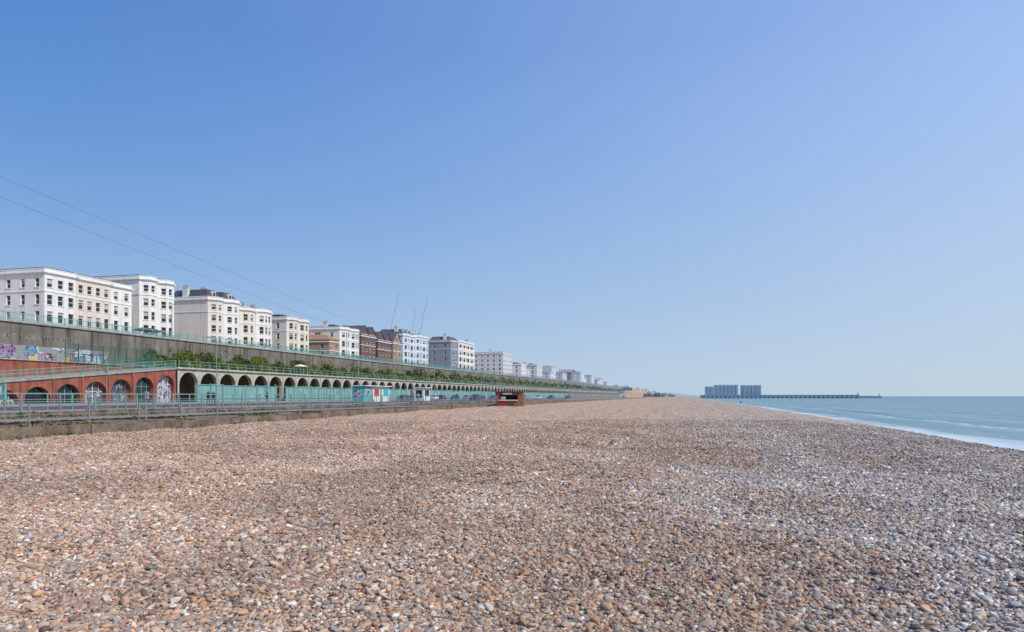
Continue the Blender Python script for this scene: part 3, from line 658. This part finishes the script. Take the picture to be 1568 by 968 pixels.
# ------------------------------------------------------------------ promenade shelter on the upper level
def shelter(x,y,z):
    e=empty('promenade_shelter'); o=MB(); hw,hl=1.1,2.2
    for a in (-hw,hw):
        for c in np.linspace(-hl,hl,4): o.box(x+a-.05,x+a+.05,y+c-.05,y+c+.05,z,z+1.95)
    o.box(x-.05,x+.05,y-hl,y+hl,z,z+1.2); o.obj('frame',M['dark'],e)
    r=MB(); r.frustum([(x-1.4,y-2.7),(x+1.4,y-2.7),(x+1.4,y+2.7),(x-1.4,y+2.7)],z+1.95,[(x-.2,y-1.3),(x+.2,y-1.3),(x+.2,y+1.3),(x-.2,y+1.3)],z+2.5); r.obj('roof',M['slate'],e)
shelter(-92,101,13.84)
e=empty('cafe_canopy'); o=MB(); o.frustum([(-81,129.5),(-79.4,129.5),(-79.4,132.5),(-81,132.5)],DK+1.95,[(-80.3,130.5),(-80.1,130.5),(-80.1,131.5),(-80.3,131.5)],DK+2.35); o.obj('canopy',M['trim'],e)
o=MB()
for a in (-80.9,-79.5):
    for c in (129.6,132.4): o.box(a-.04,a+.04,c-.04,c+.04,DK,DK+1.95)
o.obj('legs',M['steel'],e)
# ------------------------------------------------------------------ street lamps
def lamp(x,y,z,h=8.6,arm=-1.2):
    e=empty('street_lamp'); o=MB(); o.cyl(x,y,z,z+1.1,.14,.12,10); o.cyl(x,y,z+1.1,z+h,.085,.05,10)
    o.tube((x,y,z+h-.05),(x+arm,y,z+h+.25),.035); o.obj('post',M['steel'],e)
    o=MB(); o.hexa([(x+arm-.35,y-.14,z+h+.18),(x+arm+.25,y-.1,z+h+.2),(x+arm+.25,y+.1,z+h+.2),(x+arm-.35,y+.14,z+h+.18),(x+arm-.3,y-.08,z+h+.32),(x+arm+.2,y-.06,z+h+.32),(x+arm+.2,y+.06,z+h+.32),(x+arm-.3,y+.08,z+h+.32)]); o.obj('lantern',M['steel'],e)
for y in (37,77.6,118,158,198,240,285,330,380,440,500): lamp(-60,y,3.26)
for y in np.arange(70,420,32): lamp(-88,y,13.9 if y<250 else 14.8,6.5,1.0)
def post(x,y,z,h,name='signpost'):
    e=empty(name); o=MB(); o.cyl(x,y,z,z+h,.035,.035,8); o.obj('post',M['steel'],e)
    o=MB(); o.box(x+.05,x+.07,y-.15,y+.15,z+h-.45,z+h-.05); o.box(x-.14,x+.14,y-.06,y-.05,z+h-.4,z+h-.1); o.obj('plate',M['steel'],e)
post(-56,56,3.26,3.8); post(-28.4,31,3.0,1.6); post(-41,92,3.3,2.6); post(-66,100,3.3,3)
e=empty('information_board'); o=MB(); o.box(-47.9,-46.3,37.6,37.75,4.0,5.2); o.obj('panel',M['teal'],e)
o=MB(); o.box(-47.6,-46.6,37.57,37.597,4.4,5.0); o.obj('poster',M['trim'],e)
o=MB(); o.box(-47.85,-47.75,37.62,37.73,3.26,3.998); o.box(-46.45,-46.35,37.62,37.73,3.26,3.998); o.obj('legs',M['steel'],e)
def stall(y,w,cols):
    e=empty('market_stall'); x=-58
    o=MB(); o.box(x-2.3,x,y,y+w,3.26,6.2); o.obj('body',cols[0],e)
    o=MB(); o.box(x-2.5,x+.5,y-.15,y+w+.15,6.203,6.35); o.obj('roof',M['trim'],e)
    o=MB(); o.box(x+.003,x+.03,y+w*.15,y+w*.85,4.3,5.7); o.box(x-1.9,x-.4,y-.03,y-.003,3.9,5.7); o.obj('panel',cols[1],e)
mred=mat('red_paint',(.45,.06,.05),.5,.1,2); mteal=mat('bright_teal_paint',(.05,.42,.42),.5,.1,2)
stall(116,3.2,(mteal,M['graf3'])); stall(120,3,(M['trim'],mred)); stall(124,3.5,(M['trim'],mteal)); stall(146,4,(M['trim'],M['dark']))
def kiosk():
    e=empty('beach_kiosk'); e.location=(-25.3,90,2.86); e.rotation_euler=(0,0,R(9))
    o=MB(); w,d,h=3.7,3.2,2.0
    o.box(0,.12,0,d,0,h); o.box(w-.12,w,0,d,0,h); o.box(.12,w-.12,d-.12,d,0,h)
    o.box(.12,w-.12,.0,.1,0,.95); o.box(.12,.5,0,.1,.95,1.6); o.box(w-.6,w-.12,0,.1,.95,1.6); o.box(.12,w-.12,0,.1,1.6,h)
    for k in range(10): o.box(w,w+.035,.1+k*.31,.3+k*.31,.05,h-.05)
    o.obj('shell',M['rust'],e)
    o=MB(); o.box(.13,w-.13,.11,d-.13,.02,.08); o.box(.13,w-.13,1.2,1.3,.08,h-.02); o.obj('interior',M['wood'],e)
    o=MB(); o.box(-.1,w+.1,-.2,d+.1,h+.003,h+.1); o.obj('roof',M['wood'],e)
    o=MB(); o.box(.5,w-.6,-.3,.0,.86,.95); o.box(1.0,2.3,-.05,-.003,1.68,1.9); o.box(.7,1.4,.3,.4,.96,1.4); o.obj('counter_and_sign',M['trim'],e)
    o=MB(); o.box(.45,1.5,-.04,-.003,.1,.75); o.obj('menu_board',mred,e)
kiosk()
bm=bmesh.new(); bmesh.ops.create_icosphere(bm,subdivisions=3,radius=1)
for v in bm.verts: v.co*= (1+.25*math.sin(v.co.x*3+1)*math.cos(v.co.y*4)); v.co.x*=.09; v.co.y*=.07; v.co.z*=.05
me=bpy.data.meshes.new('dark_stone'); bm.to_mesh(me); me.materials.append(M['rock']); ro=link(bpy.data.objects.new('dark_stone',me)); ro.location=(-2.5,23.6,float(height(-2.5,23.6))+.05)
# ------------------------------------------------------------------ zip wires
def cable(A,B,sag):
    o=MB(); n=24; A=Vector(A); B=Vector(B); pr=None
    for i in range(n+1):
        t=i/n; p=A.lerp(B,t); p.z-=sag*4*t*(1-t)
        if pr: o.tube(pr,p,.016,5)
        pr=p
    o.obj('zip_wire_cable',M['cable'])
cable((-54,0,26.2),(-54,193,9.1),.3); cable((-55,0,25.3),(-55,193,7.6),.6)
def gantry(y,h,name):
    e=empty(name); o=MB()
    for x in (-56.5,-52.5):
        for yy in (y,y+2.5): o.tube((x,yy,3.3),(x*.5-54.5*.5,yy,h),.08)
    o.tube((-57,y+.2,h-.1),(-52,y+.2,h-.1),.09); o.box(-56,-53,y-.5,y+3,h*.6,h*.6+.12)
    o.obj('frame',M['steel'],e)
gantry(193,9.4,'zip_wire_landing_gantry'); gantry(-2,26.6,'zip_wire_tower')
# ------------------------------------------------------------------ cranes
def crane(px,y,zb,H,lean):
    e=empty('luffing_crane'); o=MB()
    o.tube((px,y,zb),(px,y,zb+H*.45),.45,4); o.tube((px,y,zb+H*.45),(px+lean,y+3,zb+H),.22,4,.12)
    o.tube((px,y,zb+H*.45),(px-lean*.35,y,zb+H*.6),.2,4); o.tube((px-lean*.35,y,zb+H*.6),(px+lean*.8,y+2.4,zb+H*.86),.05,4); o.box(px-lean*.4-1,px-lean*.2,y-1,y+1,zb+H*.42,zb+H*.48)
    o.obj('mast_and_jib',M['cranem'],e)
def wpos(px,depth): a=(px-784)/1045; return ((-math.sin(TH)+a*math.cos(TH))*depth,(math.cos(TH)+a*math.sin(TH))*depth)
for px,top,ln in ((594,447,8),(627,472,4),(640,450,7)):
    x,y=wpos(px,520); zt=CZ+(607-top)/1045*520; crane(x,y,14,zt-14,ln)
# ------------------------------------------------------------------ distance
o=MB(); n=40
prof=[]
for i in range(n+1):
    t=i/n; x=-420+t*475; h=13+22*(1-t)**1.3*(.8+.2*math.sin(t*17))+1.5*math.sin(t*40); prof.append((x,h*(1-t**6)+3))
for i in range(n):
    (x,h),(x2,h2)=prof[i],prof[i+1]; o.quad((x,1900,0),(x2,1900,0),(x2,2150,h2),(x,2150,h)); o.quad((x,2150,h),(x2,2150,h2),(x2,2800,h2*.9),(x,2800,h*.9))
o.obj('distant_hill',M['haze3'],smooth=True)
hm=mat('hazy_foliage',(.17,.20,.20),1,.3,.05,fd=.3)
def far_trees(ya,yb,xa,xb,z0,hm_,n,seed):
    g=np.random.default_rng(seed); V=[];F=[]
    for c in range(n):
        cx=g.uniform(xa,xb); cy=g.uniform(ya,yb); r=g.uniform(3,6); h=g.uniform(.5,1)*hm_
        for k in range(70):
            d=g.normal(size=3); d/=np.linalg.norm(d); c0=np.array([cx,cy,z0+h*.55])+d*np.array([r,r,h*.5])*g.uniform(.4,1); u=g.normal(size=3); u/=np.linalg.norm(u); w=np.cross(u,d); s=g.uniform(.6,1.4); q=len(V)
            V+=[tuple(c0-u*s),tuple(c0+w*s),tuple(c0+u*s),tuple(c0-w*s)]; F.append((q,q+1,q+2,q+3))
    me=bpy.data.meshes.new('distant_trees'); me.from_pydata(V,[],F); me.materials.append(hm); link(bpy.data.objects.new('distant_trees',me))
far_trees(900,1150,-125,-78,12,9,26,3); far_trees(1000,1500,-70,-20,3,8,26,4)
o=MB()
for i in range(26):
    y=random.uniform(1150,1850); x=-115-random.uniform(0,60)+ (y-1150)*.06; o.box(x-10,x,y,y+random.uniform(12,30),10,random.uniform(17,25))
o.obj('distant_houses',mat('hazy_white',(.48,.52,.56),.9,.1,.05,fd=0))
def block(steps,depth=1500):
    e=empty('marina_apartment_block'); w=MB(); g=MB()
    for (a,b,h) in steps:
        xa,ya=wpos(a,depth); xb,yb=wpos(b,depth); w.box(xa,xb-.3,ya,ya+40,0,h)
        z=6
        while z<h-2:
            g.box(xa+1.5,xb-1.8,ya-.4,ya-.01,z,z+1.4); z+=3.2
        c=xa+5
        while c<xb-4: w.box(c,c+1.2,ya-.9,ya-.003,3,h-.5); c+=8
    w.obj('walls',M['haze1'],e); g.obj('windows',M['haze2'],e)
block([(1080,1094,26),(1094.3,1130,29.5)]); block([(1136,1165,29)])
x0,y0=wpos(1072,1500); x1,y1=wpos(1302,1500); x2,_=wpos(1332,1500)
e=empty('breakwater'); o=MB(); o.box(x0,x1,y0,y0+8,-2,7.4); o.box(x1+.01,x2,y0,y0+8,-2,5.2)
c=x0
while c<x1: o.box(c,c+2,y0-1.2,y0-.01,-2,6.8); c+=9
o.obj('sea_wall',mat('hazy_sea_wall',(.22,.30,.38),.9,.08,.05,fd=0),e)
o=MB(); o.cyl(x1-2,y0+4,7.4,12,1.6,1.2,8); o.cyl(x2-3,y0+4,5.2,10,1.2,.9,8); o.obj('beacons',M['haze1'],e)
# ------------------------------------------------------------------ cars
def car(x,y,col,yaw=0):
    e=empty('parked_car'); e.location=(x,y,3.262); e.rotation_euler=(0,0,yaw)
    prof=[(-2.05,.3),(-2.1,.65),(-1.95,.85),(-1.2,.92),(1.75,.95),(2.02,.85),(2.08,.55),(2.02,.3)]
    def ext(mb,pr,w0):
        n=len(mb.v); k=len(pr)
        mb.v+=[(-w0,a,b) for a,b in pr]+[(w0,a,b) for a,b in pr]
        for i in range(k): j=(i+1)%k; mb.f.append((n+i,n+j,n+k+j,n+k+i))
        mb.f.append(tuple(n+i for i in reversed(range(k)))); mb.f.append(tuple(n+k+i for i in range(k)))
    b=MB(); ext(b,prof,.86); ob=b.obj('body',col,e); mdf=ob.modifiers.new('b','BEVEL'); mdf.width=.06; mdf.segments=2
    g=MB(); g.hexa([(-.8,-1.15,.93),(.8,-1.15,.93),(.8,1.7,.95),(-.8,1.7,.95),(-.62,-.45,1.4),(.62,-.45,1.4),(.62,1.25,1.4),(-.62,1.25,1.4)]); g.obj('windows',M['glass'],e)
    r=MB(); r.hexa([(-.62,-.45,1.403),(.62,-.45,1.403),(.62,1.25,1.403),(-.62,1.25,1.403),(-.54,-.3,1.47),(.54,-.3,1.47),(.54,1.1,1.47),(-.54,1.1,1.47)]); r.obj('roof',col,e)
    w=MB()
    for a in (-1.3,1.3):
        for s in (-.87,.72): w.tube((s,a,.32),(s+.15,a,.32),.32,14)
    w.obj('wheels',M['dark'],e)
cc=[mat('car_paint_silver',(.4,.41,.42),.3,.02,1,metal=.5),mat('car_paint_white',(.7,.7,.7),.3,.02,1),mat('car_paint_black',(.03,.03,.035),.25,.02,1),mat('car_paint_blue',(.05,.09,.2),.3,.02,1)]
for i,y in enumerate([133,139,152,158,166,172,178,190,201,209,216,230,238,250]): car(-65.6,y,cc[i%4])
for i,y in enumerate([141,163,185,205,226,260]): car(-44,y,cc[(i+2)%4])
# ------------------------------------------------------------------ people
def person(x,y,z,yaw,top,leg,stride=.0,h=1.0):
    V=[(0,0,.95),(0,0,1.14),(0,.01,1.36),(0,.0,1.49),(0,.01,1.58),(0,.015,1.68)]
    Rr=[.14,.125,.15,.055,.085,.08]; E=[(0,1),(1,2),(2,3),(3,4),(4,5)]
    for s in (-1,1):
        k=len(V); st=stride*s
        V+=[(s*.09,0,.9),(s*.1,st*.5+.02,.5),(s*.1,st-.02,.08),(s*.11,st+.14,.045)]; Rr+=[.1,.065,.045,.042]; E+=[(0,k),(k,k+1),(k+1,k+2),(k+2,k+3)]
        k=len(V); V+=[(s*.18,0,1.41),(s*.24,-st*.3-.02,1.13),(s*.25,-st*.5+.06,.89),(s*.25,-st*.55+.09,.79)]; Rr+=[.06,.048,.034,.035]; E+=[(2,k),(k,k+1),(k+1,k+2),(k+2,k+3)]
    me=bpy.data.meshes.new('person'); me.from_pydata(V,E,[]); o=bpy.data.objects.new('person',me); link(o)
    md=o.modifiers.new('s','SKIN')
    for i,sv in enumerate(me.skin_vertices[0].data): sv.radius=(Rr[i],Rr[i]*(.75 if i in(0,1,2) else 1)); sv.use_root=(i==0)
    ss=o.modifiers.new('ss','SUBSURF'); ss.levels=2; ss.render_levels=2
    dg=bpy.context.evaluated_depsgraph_get(); nm=bpy.data.meshes.new_from_object(o.evaluated_get(dg)); o.modifiers.clear(); o.data=nm
    for m_ in (M['skin'],top,leg,M['hair'],M['dark']): nm.materials.append(m_)
    for p in nm.polygons:
        c=p.center; p.use_smooth=True
        if c.z>1.5: i=3 if (c.z>1.66 or c.y<-.02) else 0
        elif c.z>.97 or (c.z>.9 and abs(c.x)>.2): i=1
        elif abs(c.x)>.19: i=0
        elif c.z>.1: i=2
        else: i=4
        p.material_index=i
    o.location=(x,y,z); o.rotation_euler=(0,0,yaw); o.scale=(h,h,h)
cl=[mat('navy_cloth',(.03,.04,.08),.9,.2,5),mat('black_cloth',(.02,.02,.022),.9,.2,5),mat('red_cloth',(.4,.05,.04),.9,.2,5),mat('denim',(.08,.12,.2),.9,.2,5),mat('pale_cloth',(.5,.48,.45),.9,.1,5)]
for px,dp,yaw,a,b_,st in ((319,92,.3,1,1,.15),(327,92,3.4,0,1,.2),(409,112,1,1,1,.25),(632,140,0,2,3,.2),(640,141,0,4,1,.2),(150,80,2,4,3,.2),(700,170,.3,0,3,.2)):
    x,y=wpos(px,dp); person(x,y,3.262 if x>-66.8 else 3.385,yaw,cl[a],cl[b_],st,1.04)
x,y=wpos(1134,290); person(x,y,float(height(x,y)),.4,cl[1],cl[0],.2)
for px,dp in ((985,330),(1022,410),(955,300)):
    x,y=wpos(px,dp); person(x,y,float(height(x,y)),.4,cl[1],cl[3],.2)
# ------------------------------------------------------------------ sky, sun, camera
SUNAZ=R(108); EL=R(46)
w=bpy.data.worlds.new('World'); sc.world=w; w.use_nodes=True; N=w.node_tree.nodes; L=w.node_tree.links
bg=N['Background']; sk=N.new('ShaderNodeTexSky'); sk.sky_type='NISHITA'; sk.sun_disc=False; sk.sun_elevation=EL; sk.sun_rotation=SUNAZ
sk.air_density=1.0; sk.dust_density=.3; sk.ozone_density=1.2; sk.altitude=0
tc=N.new('ShaderNodeTexCoord'); sx=N.new('ShaderNodeSeparateXYZ'); L.new(tc.outputs['Generated'],sx.inputs[0])
def sramp(st):
    r=N.new('ShaderNodeValToRGB'); e=r.color_ramp.elements; r.color_ramp.interpolation='B_SPLINE'
    e[0].position=0; e[0].color=(*st[0][1],1); e[1].position=st[1][0]; e[1].color=(*st[1][1],1)
    for p,c in st[2:]: q=e.new(p); q.color=(*c,1)
    L.new(sx.outputs[2],r.inputs['Fac']); return r
ra=sramp([(0,(.45,.59,.76)),(.12,(.30,.48,.75)),(.28,(.15,.34,.71)),(.45,(.075,.23,.63)),(1,(.04,.14,.46))])
rb=sramp([(0,(.53,.66,.77)),(.12,(.49,.64,.83)),(.28,(.41,.58,.90)),(.45,(.37,.54,.94)),(1,(.15,.30,.70))])
dt=N.new('ShaderNodeVectorMath'); dt.operation='DOT_PRODUCT'; dt.inputs[1].default_value=(math.sin(SUNAZ),math.cos(SUNAZ),0); L.new(tc.outputs['Generated'],dt.inputs[0])
mr=N.new('ShaderNodeMapRange'); mr.inputs[1].default_value=-.88; mr.inputs[2].default_value=.08; L.new(dt.outputs['Value'],mr.inputs[0])
mx=N.new('ShaderNodeMix'); mx.data_type='RGBA'; L.new(mr.outputs[0],mx.inputs[0]); L.new(ra.outputs[0],mx.inputs[6]); L.new(rb.outputs[0],mx.inputs[7])
sl=N.new('ShaderNodeVectorMath'); sl.operation='SCALE'; sl.inputs['Scale'].default_value=10.0; L.new(mx.outputs[2],sl.inputs[0])
m2=N.new('ShaderNodeMix'); m2.data_type='RGBA'; m2.inputs[0].default_value=.92; L.new(sk.outputs[0],m2.inputs[6]); L.new(sl.outputs[0],m2.inputs[7])
L.new(m2.outputs[2],bg.inputs['Color']); bg.inputs['Strength'].default_value=.1
sd=bpy.data.lights.new('sun','SUN'); sd.energy=3.9; sd.angle=R(.5); sd.color=(1,.95,.88)
so=link(bpy.data.objects.new('sun',sd)); D=Vector((math.sin(SUNAZ)*math.cos(EL),math.cos(SUNAZ)*math.cos(EL),math.sin(EL)))
so.rotation_euler=D.to_track_quat('Z','Y').to_euler()
cd=bpy.data.cameras.new('camera'); co=link(bpy.data.objects.new('camera',cd)); co.location=(0,0,CZ); co.rotation_euler=(R(90),0,TH)
cd.sensor_width=36; cd.lens=24; cd.shift_y=.0784; cd.clip_end=100000; cd.clip_start=.1
sc.camera=co
sc.view_settings.view_transform='Standard'; sc.view_settings.look='None'; sc.view_settings.exposure=0
